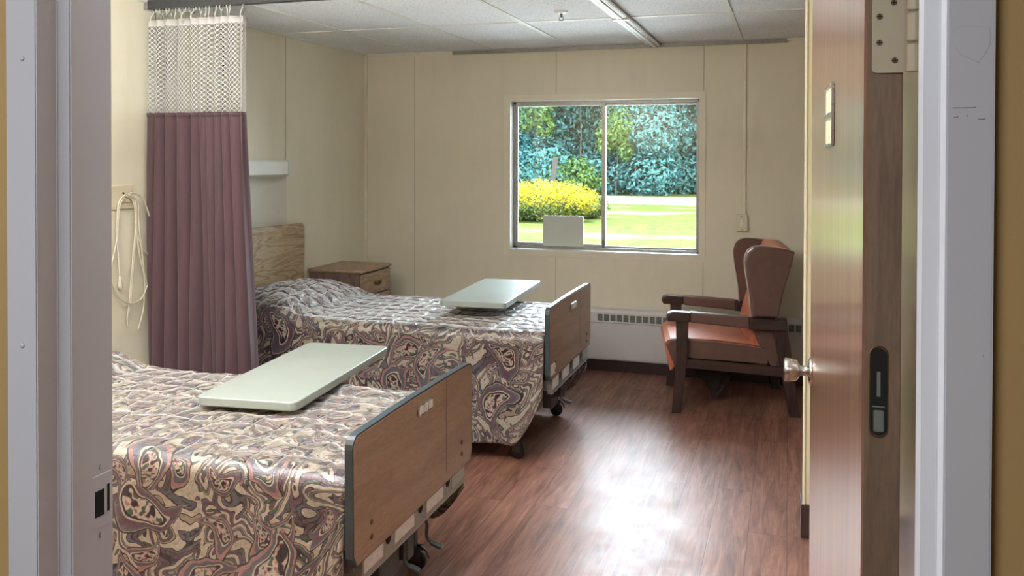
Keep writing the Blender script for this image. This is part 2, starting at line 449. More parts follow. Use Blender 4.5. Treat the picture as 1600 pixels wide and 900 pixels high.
def door_face_mat():
    n = N('varnished_door_veneer')
    co = n.coord('Object', scale=(1, 14, .5))
    a = n.noise(co, 2.2, 5, .6, .4).outputs[0]
    f = n.noise(n.coord('Object', scale=(1, 90, 1.2)), 2.5, 4, .6).outputs[0]
    c = n.ramp(a, [(.25, lin(108, 74, 60)), (.5, lin(140, 104, 84)), (.75, lin(168, 132, 106))])
    c = n.mix(1, c, n.ramp(f, [(.3, (.82, .8, .8)), (.65, (1.08, 1.08, 1.08))]), 'MULTIPLY')
    n.bump(f, .18, .0012)
    return n.fin(c, .3, coat=1, coat_rough=.2, spec=.8)
M_DOOR = door_face_mat()

def leaf_mat(name, a, b, scale=.7):
    n = N(name); co = n.coord('Object')
    v = n.noise(co, scale, 3, .7).outputs[0]; v2 = n.noise(co, 6, 2, .5).outputs[0]
    c = n.mix(n.ramp(n.math('ADD', n.math('MULTIPLY', v, .6), n.math('MULTIPLY', v2, .4)), [(.38, (0, 0, 0)), (.62, (1, 1, 1))]), a, b)
    n.fin(c, .6, spec=.3)
    tl = n.node('ShaderNodeBsdfTranslucent'); n.link(c, tl.inputs[0]); mx = n.node('ShaderNodeMixShader'); mx.inputs[0].default_value = .3
    n.link(n.b.outputs[0], mx.inputs[1]); n.link(tl.outputs[0], mx.inputs[2]); n.link(mx.outputs[0], n.out.inputs[0])
    return n.m
M_LEAF = leaf_mat('haze_blue_leaves', lin(40, 80, 86), lin(86, 136, 128))  # blue haze of distance mixed into the leaf colour
M_LEAF2 = leaf_mat('mid_green_leaves', lin(40, 84, 60), lin(104, 130, 54))
M_LEAFY = leaf_mat('yellow_leaves', lin(124, 112, 8), lin(176, 158, 12), 3)
M_LEAFD = leaf_mat('olive_leaves', lin(40, 60, 22), lin(86, 96, 34), 3)
M_BARK = paint('grey_bark', lin(62, 58, 54), .9, .2, .6, 3)

def ground_mat():
    n = N('patchy_lawn'); co = n.coord('Object')
    a = n.noise(n.coord('Object', scale=(.35, 1, 1)), .45, 6, .65).outputs[0]; b = n.noise(co, 3, 5, .7).outputs[0]
    g = n.mix(n.ramp(b, [(.35, (0, 0, 0)), (.65, (1, 1, 1))]), lin(44, 56, 10), lin(78, 90, 26))
    c = n.mix(n.ramp(a, [(.52, (0, 0, 0)), (.60, (1, 1, 1))]), g, lin(108, 103, 84))
    n.bump(b, .6, .05)
    return n.fin(c, .9, spec=.1)
M_LAWN = ground_mat()
M_BOUNCE = paint('pale_bounce_slab', lin(220, 218, 212), .9, .06, .4, 2)
M_ROAD = paint('pale_gravel', lin(116, 112, 106), .9, .12, .5, 1.5)

# ------------------------------------------------------------------ room shell
H = 2.345
XL, XR, YD, YB = -3.2, 1.3, 1.07, 6.2
Y0 = .945
b = B(); box(b, XL-.1, XR+.1, Y0, YB+.15, -.12, 0); struct('floor', b, M_FLOOR)
b = B(); box(b, -3.3, 2.2, -1.9, Y0, -.12, 0); struct('floor_hall', b, M_FLOOR)
b = B(); box(b, XL-.1, XR+.1, YD, YB+.15, H, H+.12); struct('ceiling', b, M_CEIL)
b = B(); box(b, -3.3, 2.2, -1.9, YD, 2.45, 2.57); struct('ceiling_hall', b, M_CEILW)
# suspended grid bars
b = B()
gx = [-.316-.605*k for k in range(-3, 5)]
for x in gx:
    box(b, x-.012, x+.012, YD, YB, H-.006, H+.001)
for y in (6.2-1.22*k for k in range(1, 5)):
    box(b, XL, XR, y-.011, y+.011, H-.0055, H+.001)
box(b, XL, XR, YB-.022, YB, H-.012, H); box(b, XL, XL+.022, YD, YB, H-.012, H)
struct('trim_ceiling_grid', b, M_WHITE)
b = B(); box(b, -2.45, -.02, YB-.035, YB-.022, H-.03, H-.004); struct('trim_tile_shade', b, M_LSTEEL)  # grey strip stands for the shade below a warped ceiling tile

# left wall with panel battens
b = B(); box(b, XL-.1, XL, YD-.1, YB+.1, 0, H+.1); struct('wall_left', b, M_WALL_L)
b = B()
for y in (5.05, 3.86, 2.66): box(b, XL, XL+.002, y-.002, y+.002, .1, H)
struct('trim_left_seams', b, M_SEAM)
b = B(); box(b, XL, XL+.006, 4.17, 5.044, .62, 1.40); struct('trim_whiter_panel', b, M_TRIMW)  # thin panel, whiter than the wall behind it
# back wall round the window
WX0, WX1, WZ0, WZ1 = -1.998, -.598, .836, 1.957
b = B()
box(b, XL-.1, WX0, YB, YB+.14, 0, H+.1); box(b, WX1, XR+.1, YB, YB+.14, 0, H+.1)
box(b, WX0, WX1, YB, YB+.14, 0, WZ0); box(b, WX0, WX1, YB, YB+.14, WZ1, H+.1)
struct('wall_back', b, M_WALL)
b = B()
for x, z0, z1 in ((-2.777, .1, H-.03), (-1.641, .1, .80), (-1.641, 2.0, H-.03), (-.572, .1, .80), (-.572, 2.0, H-.03)):
    box(b, x-.002, x+.002, YB-.002, YB, z0, z1)
struct('trim_back_seams', b, M_SEAM)
b = B(); box(b, XL, XL+.016, YB-.016, YB, 0, H); struct('trim_corner', b, M_STRIP)
# right walls: side wall behind the door, projecting closet wall, far right wall
b = B(); box(b, .24, .34, YD+.02, 3.68, 0, H+.1); struct('wall_right', b, M_GLOSS)
b = B(); box(b, .064, XR+.1, 3.68, 3.80, 0, H+.1); struct('wall_partition', b, M_GLOSS)
b = B(); box(b, .058, .068, 3.673, 3.683, .11, H, .002); struct('trim_partition_bead', b, M_STRIP)
b = B(); box(b, .0615, .24, 3.668, 3.68, 0, .135, .003); box(b, .052, .064, 3.668, 3.80, 0, .135, .003); struct('baseboard_partition', b, M_BASEBLK)
b = B(); box(b, XR, XR+.1, 3.80, YB, 0, H+.1); struct('wall_far_right', b, M_WALL)
b = B(); box(b, XL, XR, YB-.012, YB, 0, .09); struct('baseboard_back', b, M_BASEBLK)
b = B(); box(b, XL, XL+.012, YD, YB-.012, 0, .09); struct('baseboard_left', b, M_BASEBLK)
# wall with the doorway (camera side ochre, room side cream)
b = B(); box(b, -3.3, -1.03, Y0, YD-.01, 0, 2.57); box(b, .19, 2.2, Y0, YD-.01, 0, 2.57); box(b, -1.03, .19, Y0, YD-.01, 2.14, 2.57)
struct('wall_front', b, M_HALL)
b = B(); box(b, -3.3, 2.2, -1.95, -1.85, 0, 2.57); box(b, -3.4, -3.3, -1.95, YD, 0, 2.57); box(b, 2.2, 2.3, -1.95, YD, 0, 2.57); struct('wall_hall', b, M_HALL)
# ------------------------------------------------------------------ pressed steel door frame
zt = 2.10
b = B()
L = [(-1.032, .93), (-.980, .93), (-.980, .966), (-.966, .976), (-.966, 1.017), (-.980, 1.017), (-.980, 1.070), (-1.032, 1.070)]
prism(b, L, 'z', 0, zt, 0)
Rr = [(.187, .93), (.187, 1.070), (.145, 1.070), (.145, 1.017), (.131, 1.017), (.131, .976), (.145, .966), (.145, .93)]
prism(b, Rr, 'z', 0, zt, 0)
box(b, -1.032, .187, .93, 1.07, zt, zt+.05)
bmesh.ops.remove_doubles(b, verts=b.verts, dist=1e-5)
bmesh.ops.bevel(b, geom=[e for e in b.edges if e.is_manifold and e.calc_face_angle(0) > .4], offset=.0016, segments=2, affect='EDGES')
M_HINGE = paint('painted_hinge', lin(166, 158, 136), .45)
fr = struct('door_frame', b, M_JAMB)
# strike plate set in the left rabbet
b = B(); box(b, -.981, -.9785, 1.026, 1.066, .975, 1.055, .001); o = obj('strike_plate', b, M_JAMB, fr)
b = B(); box(b, -.980, -.978, 1.032, 1.050, .993, 1.032); box(b, -.980, -.978, 1.056, 1.0605, .995, 1.036); obj('strike_hole', b, M_HOLE, o)
b = B()
for z in (1.066, .964): cyl(b, (-.9795, 1.045, z), (-.978, 1.045, z), .004, seg=10)
obj('strike_screw', b, M_JAMB, fr)
# drips, chips and filler patches in the frame paint
b = B()
for (x, z) in ((-1.003, 1.665), (-1.005, 1.27)): lathe(b, [(0, .004), (.0015, .0035), (.0025, .001)], (x, .9301, z), (0, -1, 0), 12)
obj('paint_drip', b, M_JAMB, fr, True)
def patch(pts, t=.0006):
    q = B(); prism(q, pts, 'y', .9302, .9302-t, .0005, 1); return q
rp = random.Random(3)
pts = [(.150, 1.655), (.160, 1.658), (.172, 1.657), (.182, 1.656), (.183, 1.640), (.178, 1.630), (.172, 1.622), (.165, 1.626), (.157, 1.630), (.151, 1.640)]
obj('filler_patch', patch(pts), M_JAMB, fr)
b = B()
for x0, x1, z in ((.150, .170, 1.580), (.151, .155, 1.571), (.162, .163, 1.572), (.172, .178, 1.569)): box(b, x0, x1, .9288, .9302, z-.0008, z+.0008, .0004, 1)
obj('paint_ridge', b, M_JAMB, fr)
b = B(); tube(b, [(.170+.004*math.cos(a), .9296, 1.068+.003*math.sin(a)) for a in [PI*k/8-.6 for k in range(12)]], .0007, 6); box(b, .1775, .1785, .9290, .9302, 1.34, 1.342)
obj('paint_bead', b, M_JAMB, fr)

# ------------------------------------------------------------------ door
dw, dt = 1.10, .043
dr = bpy.data.objects.new('door_1', None); COL.objects.link(dr); dr.empty_display_size = .1
dr.location = (.128, 1.122, 0); dr.rotation_euler = (0, 0, math.radians(1.72)); dr['kind'] = 'structure'
b = B(); box(b, -dt, -dt+.003, 0.001, dw-.001, .012, 2.085); obj('door_face', b, M_DOOR, dr)
b = B(); box(b, -dt+.003, 0, 0, dw, .012, 2.085, .001, 1)
obj('door_core', b, M_DOOREDGE, dr)
b = B(); t0 = rrect(-.0335, -.0155, 1.198, 1.303, .0088, 6); prism(b, t0, 'y', -.0012, .0005); mo = obj('mortise_recess', b, M_HOLE, dr)
b = B()
ring = rrect(-.0345, -.0145, 1.196, 1.305, .0098, 6)
tube(b, [(p[0], -.0012, p[1]) for p in ring], .0008, 6, closed=True)
obj('mortise_rim', b, M_BRASS, mo)
b = B(); box(b, -.0265, -.0225, -.0022, -.0008, 1.245, 1.275); box(b, -.0315, -.0175, -.0018, -.0008, 1.232, 1.2335); box(b, -.0305, -.0185, -.0018, -.0008, 1.203, 1.229, .002); obj('mortise_catch', b, M_GRILL, mo)
# knob
kz = 1.03; ky = 1.10-.07
b = B(); lathe(b, [(0, .033), (.004, .033), (.009, .026), (.010, .012), (.026, .011), (.030, .016), (.034, .024), (.050, .027), (.060, .028), (.063, .024), (.064, .0)], (-dt, ky, kz), (-1, 0, 0), 28)
obj('door_knob', b, M_STEEL, dr, True)
b = B(); lathe(b, [(0, .033), (.004, .033), (.009, .026), (.010, .012), (.020, .011), (.026, .024), (.052, .027), (.056, .02)], (0, ky, kz), (1, 0, 0), 28)
obj('door_knob', b, M_STEEL, dr, True)
# name plate holders
for z in (1.578, 1.632):
    b = B(); box(b, -dt-.0022, -dt, .43, .60, z-.024, z+.024, .0008, 1); pl = obj('nameplate', b, M_PLATE, dr)
    b = B(); box(b, -dt-.0052, -dt-.001, .43, .60, z+.022, z+.027); box(b, -dt-.0052, -dt-.001, .43, .60, z-.027, z-.022); box(b, -dt-.0052, -dt-.001, .427, .432, z-.027, z+.027)
    obj('nameplate_rail', b, M_STEEL, pl)
# hinge
b = B()
prism(b, rrect(-.0345, .004, 1.632, 1.80, .005, 4), 'y', -.0035, 0, 0)
hg = obj('hinge_leaf', b, M_HINGE, dr)
b = B()
for z0, z1 in ((1.632, 1.664), (1.668, 1.700), (1.704, 1.736), (1.740, 1.80)): cyl(b, (.010, -.009, z0), (.010, -.009, z1), .0075, seg=14, bev=.001)
obj('hinge_knuckle', b, M_HINGE, hg)
b = B()
for x, z in ((-.0265, 1.668), (-.0265, 1.699), (-.0095, 1.6465), (-.011, 1.715)):
    cyl(b, (x, -.0034, z), (x, -.0046, z), .0036, seg=12, bev=.0006)
sc_ = obj('hinge_screw', b, M_DOOREDGE, hg)
b = B()
for x, z in ((-.0265, 1.668), (-.0265, 1.699), (-.0095, 1.6465), (-.011, 1.715)):
    box(b, x-.003, x+.003, -.0050, -.0044, z-.0005, z+.0005); box(b, x-.0005, x+.0005, -.0050, -.0044, z-.003, z+.003)
obj('screw_slot', b, M_HOLE, sc_)

# ------------------------------------------------------------------ window
win = bpy.data.objects.new('window_1', None); COL.objects.link(win); win.empty_display_size = .1
win.location = ((WX0+WX1)/2, YB, WZ0); win['kind'] = 'structure'
def wobj(name, bm, mat, par=win):
    o = obj(name, bm, mat, par)
    if par is win: o.matrix_parent_inverse = Matrix.Translation(win.location).inverted()
    return o
b = B()
cw = .046
for x0, x1, z0, z1 in ((WX0-cw, WX0, WZ0-cw+.014, WZ1+cw-.006), (WX1, WX1+cw-.006, WZ0-cw+.014, WZ1+cw-.006), (WX0, WX1, WZ1, WZ1+cw-.006), (WX0, WX1, WZ0-cw+.014, WZ0)):
    box(b, x0, x1, YB-.007, YB, z0, z1)
wobj('window_casing', b, M_STRIP)
b = B()
box(b, WX0, WX0+.004, YB-.008, YB+.14, WZ0, WZ1); box(b, WX1-.004, WX1, YB-.008, YB+.14, WZ0, WZ1)
box(b, WX0, WX1, YB-.008, YB+.14, WZ1-.004, WZ1); box(b, WX0, WX1, YB-.010, YB+.14, WZ0, WZ0+.014)
wobj('window_liner', b, M_WHITE)
FY = YB+.075
b = B()
x0, x1, z0, z1 = WX0+.004, WX1-.004, WZ0+.014, WZ1-.004
box(b, x0, x0+.022, FY, FY+.06, z0, z1); box(b, x1-.018, x1, FY, FY+.06, z0, z1)
box(b, x0, x1, FY, FY+.06, z1-.020, z1); box(b, x0, x1, FY, FY+.06, z0, z0+.018)
wobj('window_frame', b, M_ALU)
xm = -1.300
def sash(xa, xb, y, name, lw=.022, rw=.022, bw=.024):
    q = B()
    box(q, xa, xa+lw, y, y+.022, z0+.018, z1-.02); box(q, xb-rw, xb, y, y+.022, z0+.018, z1-.02)
    box(q, xa+lw, xb-rw, y, y+.022, z1-.036, z1-.02); box(q, xa+lw, xb-rw, y, y+.022, z0+.018, z0+.018+bw)
    s = wobj(name, q, M_ALU)
    q = B(); box(q, xa+lw, xb-rw, y+.009, y+.013, z0+.018+bw, z1-.036)
    g = obj('glass_pane', q, M_GLASS, s)
    return s
sash(x0+.022, xm+.012, FY+.006, 'window_sash', .010, .026)
sash(xm-.014, x1-.018, FY+.032, 'window_sash', .026, .012, .012)
b = B(); box(b, xm-.006, xm+.004, FY-.006, FY+.006, z0+.02, z0+.075, .002); wobj('sash_latch', b, M_DSTEEL)
# loose board propped in the left half of the window
b = B(); prism(b, rrect(-1.756, -1.447, .872, 1.098, .008, 3), 'y', 6.258, 6.272, .001)
tag(obj('loose_panel', b, M_PANEL), 'pale grey-green rectangular board propped upright against the left window pane', 'board')

# ------------------------------------------------------------------ wall fittings
# baseboard heater
ht = thing('baseboard_heater', 'long white metal convector heater with slotted grille under the window', 'heater', (-.8, 6.15, 0))
def hobj(name, bm, mat, par): 
    o = obj(name, bm, mat, par); o.matrix_parent_inverse = Matrix.Translation(ht.location).inverted() if par is ht else Matrix.Identity(4); return o
HX0, HX1 = -2.70, 1.10
b = B(); prism(b, [(YB-.012, .085), (6.105, .085), (6.100, .095), (6.100, .425), (6.112, .442), (YB-.012, .445)], 'x', HX0, HX1, 0)
cs = hobj('casing', b, M_HEAT, ht)
b = B()
box(b, HX0, HX1, 6.097, 6.1005, .3505, .3535); 
obj('panel_joint', b, M_LSTEEL, cs)
b = B()
for xa, n_slots in ((-1.302, 50), (-2.66, 25)):
    b = B(); lv = B()
    for i in range(n_slots):
        x = xa+.0466*i
        box(b, x, x+.036, 6.0985, 6.1004, .366, .412)
        for k in range(1, 6): box(lv, x, x+.036, 6.0965, 6.0995, .366+k*.0076-.0012, .366+k*.0076+.0008)
    gr = hobj('grille', b, M_GRILL, ht)
    obj('louvres', lv, M_LSTEEL, gr)
b = B(); box(b, HX0+.01, HX1-.01, 6.125, 6.188, 0, .085); hobj('kick_base', b, M_BASEBLK, ht)
# conduit and switch
b = B(); box(b, -.306, -.284, YB-.014, YB, 1.14, H-.012, .003); tag(obj('wall_conduit', b, M_STRIP), 'slim cream cable conduit running up the wall from the switch plate to the ceiling', 'conduit')
sw = thing('light_switch', 'cream electrical switch plate on the back wall above the armchair', 'switch', (-.308, YB, 1.085))
b = B(); box(b, -.037, .037, -.034, 0, -.058, .058, .004); obj('cover_plate', b, M_PLATE, sw)
b = B(); box(b, -.013, .013, -.038, -.033, -.030, .030, .002); rk = obj('rocker', b, M_WHITE, sw)
b = B()
for z in (-.044, .044): b = B(); cyl(b, (0, -.036, z), (0, -.033, z), .004, seg=10); obj('screw', b, M_LSTEEL, sw)
pass
# overbed wall light
wl = thing('wall_light', 'white box-shaped overbed light mounted on the left wall beyond the curtain', 'lamp', (XL, 4.6, 1.46))
b = B(); prism(b, [(.0, -.05), (.07, -.052), (.085, -.040), (.085, .040), (.078, .052), (0, .052)], 'y', -.36, .345, .002)
obj('housing', b, M_WHITE, wl)
b = B(); prism(b, [(.012, -.058), (.062, -.058), (.066, -.050), (.008, -.050)], 'y', -.34, .325, 0); obj('diffuser', b, M_TRIMW, wl)
b = B(); box(b, -.001, .087, .345, .353, -.052, .053, .002); obj('end_cap', b, M_WHITE, wl); b = B(); box(b, -.001, .087, -.368, -.36, -.052, .053, .002); obj('end_cap', b, M_WHITE, wl)
# outlet plate and hanging cords
op = thing('wall_plate', 'cream call-station plate on the left wall with cords hanging from it', 'wall plate', (XL, 3.52, 1.33))
b = B(); box(b, 0, .012, -.13, .105, -.062, .058, .004); obj('cover_plate', b, M_PLATE, op)
b = B(); cyl(b, (.010, .035, .018), (.0135, .035, .018), .006, seg=14); obj('socket_hole', b, M_HOLE, op)
b = B(); box(b, .011, .020, .02, .075, -.03, .0, .004); obj('cord_jack', b, M_PLATE, op)
cd = thing('call_cord', 'bundle of looped white call cords hanging from the plate on the left wall', 'cord', (XL, 3.56, 1.30))
b = B()
X = .026
loops = [
 [(X, -.01, .03), (X, -.045, -.02), (X, -.06, -.16), (X, -.11, -.34), (X+.01, -.15, -.50)],
 [(X+.004, -.01, .04), (X, -.05, 0), (X, -.065, -.14), (X, -.05, -.30), (X, -.045, -.37)],
 [(X, .0, .035), (X+.01, .04, .0), (X+.01, .055, -.12), (X, .045, -.28), (X, .02, -.50), (X, .005, -.58), (X, .012, -.63)],
 [(X+.01, .0, .045), (X+.015, .045, .01), (X+.01, .06, -.12), (X, .05, -.30), (X, .03, -.50), (X, .01, -.58)],
 [(X+.015, .0, .04), (X+.02, .06, .0), (X+.01, .075, -.1), (X+.01, .10, -.26), (X, .13, -.42), (X, .12, -.55), (X, .08, -.66)],
 [(X+.02, .01, .05), (X+.02, .09, .02), (X+.02, .15, -.10), (X+.02, .175, -.25), (X+.01, .16, -.38), (X+.01, .10, -.49), (X+.01, .02, -.51), (X+.01, -.06, -.47), (X+.01, -.12, -.38)],
 [(X+.012, .05, -.1), (X+.01, .09, -.22), (X+.012, .15, -.28)],
 [(X+.012, .055, -.14), (X+.01, .085, -.28), (X+.012, .135, -.43)],
]
for lp in loops: tube(b, spline(lp, 8), .0042, 7)
obj('cord', b, M_CORD, cd, True)
b = B(); lathe(b, [(0, .005), (.02, .006), (.045, .011), (.06, .011), (.065, .006)], (X, -.045, -.365), (0, .05, -1), 12); obj('pull_tip', b, M_CORD, cd, True)

# ceiling fittings
ct = thing('ceiling_track', 'white ribbed metal channel running along the ceiling to the back wall', 'ceiling track', (-.915, 4.9, H))
for y0, y1 in ((1.9, 4.87), (4.875, YB-.04)):
    b = B(); z = H-4.9*0
    prism(b, [(-.040, -.006), (-.044, -.022), (-.036, -.028), (-.020, -.026), (-.014, -.034), (.014, -.034), (.020, -.026), (.036, -.028), (.044, -.022), (.040, -.006)], 'y', y0-4.9, y1-4.9, 0)
    ch = obj('channel', b, M_WHITE, ct)
    b = B(); box(b, -.010, -.004, y0-4.9, y1-4.9, -.0355, -.033); box(b, .022, .028, y0-4.9, y1-4.9, -.0295, -.027); obj('channel_groove', b, M_LSTEEL, ch)
b = B(); box(b, -.046, .046, -.05, -.005, -.037, -.006, .002); obj('joint_cover', b, M_STEEL, ct)
sp = thing('sprinkler', 'small fire sprinkler hanging from a white ring in the ceiling', 'sprinkler', (-1.213, 4.69, H))
b = B(); lathe(b, [(0, .038), (-.004, .038), (-.010, .030), (-.012, .012)], (0, 0, 0), (0, 0, 1), 24); obj('escutcheon', b, M_WHITE, sp, True)
b = B(); cyl(b, (0, 0, -.006), (0, 0, -.034), .007, seg=12); tube(b, [(-.009, 0, -.03), (-.012, 0, -.04), (-.003, 0, -.052)], .0022, 6); tube(b, [(.009, 0, -.03), (.012, 0, -.04), (.003, 0, -.052)], .0022, 6)
obj('body', b, M_DSTEEL, sp)
b = B(); cyl(b, (0, 0, -.052), (0, 0, -.0545), .015, seg=16); obj('deflector', b, M_DSTEEL, sp)

# ------------------------------------------------------------------ privacy curtain
TY = 3.75
tr = thing('curtain_track', 'shade-grey metal curtain track across the ceiling above the mauve privacy curtain', 'curtain track', (XL, TY, H-.02))
b = B(); prism(b, [(-.026, -.026), (-.026, .02), (.026, .02), (.026, -.026), (.010, -.026), (.010, -.018), (-.010, -.018), (-.010, -.026)], 'x', 0.002, 3.2, 0); obj('rail', b, M_DSTEEL, tr)  # dark grey puts the shade on the rail into its colour
b = B(); box(b, .0, .022, -.034, .034, -.032, .0195, .003); obj('end_bracket', b, M_LSTEEL, tr)
cu = thing('privacy_curtain', 'gathered mauve privacy curtain with white net top hanging between the two beds', 'curtain', (XL, TY, 0))
rc = random.Random(11)
NF = 230
fold = []
ph = 0
amps = [rc.uniform(.6, 1.15) for _ in range(40)]
def curtain_xy(u, z, bottom=0.):
    """u 0..1 across; returns x,y"""
    wdt = .585 + .055*bottom
    p = u*10.5 + .35*math.sin(u*9.0) + .12*math.sin(z*1.1+u*5)
    k = int(p) % 40
    am = .062*(amps[k]*(1-(p % 1))+amps[(k+1) % 40]*(p % 1))
    y = am*math.sin(2*PI*p/1.0*.5*2) + .01*math.sin(z*2.3+u*21)
    x = .020 + u*wdt + .020*math.sin(4*PI*p*.5+1.2) + .006*math.sin(z*3+u*30)*bottom
    return x, y*(.75+.35*bottom)
def sheet(name, z0, z1, nz, mat, par, ushift=0, thin=.0015):
    q = B(); uvl = q.loops.layers.uv.new('uv'); rows = []
    for j in range(nz+1):
        z = z0+(z1-z0)*j/nz; row = []
        bt = max(0, (1.75-z)/1.45)
        for i in range(NF+1):
            x, y = curtain_xy(i/NF, z, min(bt, 1))
            row.append(q.verts.new((x, y, z)))
        rows.append(row)
    for j in range(nz):
        for i in range(NF):
            f = q.faces.new((rows[j][i], rows[j][i+1], rows[j+1][i+1], rows[j+1][i]))
            us = [i, i+1, i+1, i]; vs = [j, j, j+1, j+1]
            for l, a, c in zip(f.loops, us, vs): l[uvl].uv = (a/NF*2.3, (z1-z0)*c/nz)
    o = obj(name, q, mat, par, True); md = o.modifiers.new('s', 'SOLIDIFY'); md.thickness = thin
    return o
cl = sheet('curtain_panel', .18, 1.75, 34, M_CURT, cu, thin=.003)
sheet('net_panel', 1.75, 2.238, 12, M_NET, cu, thin=.0004)
q = B()
for j, z in enumerate((1.742, 1.758)):
    pass
rows = [[q.verts.new((curtain_xy(i/NF, z)[0], curtain_xy(i/NF, z)[1]*1.04-.002, z)) for i in range(NF+1)] for z in (1.738, 1.758)]
for i in range(NF): q.faces.new((rows[0][i], rows[0][i+1], rows[1][i+1], rows[1][i]))
o = obj('hem_band', q, M_CURT, cl, True); o.modifiers.new('s', 'SOLIDIFY').thickness = .003
for k in range(26):
    u = (k+.35)/27 if k < 24 else (.93 if k == 24 else .985)
    x, y = curtain_xy(u, 2.25)
    if k < 24: x = .03+k*.0205
    q = B()
    tube(q, [(x, 0, 2.300), (x, 0, 2.284), (x+.003, y*.4, 2.280), (x, y*.6, 2.270), (x-.003, y*.8, 2.256), (x, y, 2.240), (x+.004, y, 2.228)], .0024, 6)
    cyl(q, (x, -.007, 2.306), (x, .007, 2.306), .0055, seg=10)
    for zz in (2.285, 2.274): lathe(q, [(-.003, .001), (0, .0035), (.003, .001)], (x, y*.4, zz), (0, 0, 1), 8)
    obj('curtain_hook', q, M_WHITE if k % 3 else M_STEEL, cu)
for u in (.40, .62):
    x, y = curtain_xy(u, 2.22); q = B()
    ringp = [(x+.007*math.cos(a), y-.05-.004, 2.216+.007*math.sin(a)) for a in [2*PI*i/16 for i in range(16)]]
    tube(q, ringp, .002, 6, closed=True); obj('grommet', q, M_STEEL, cu)

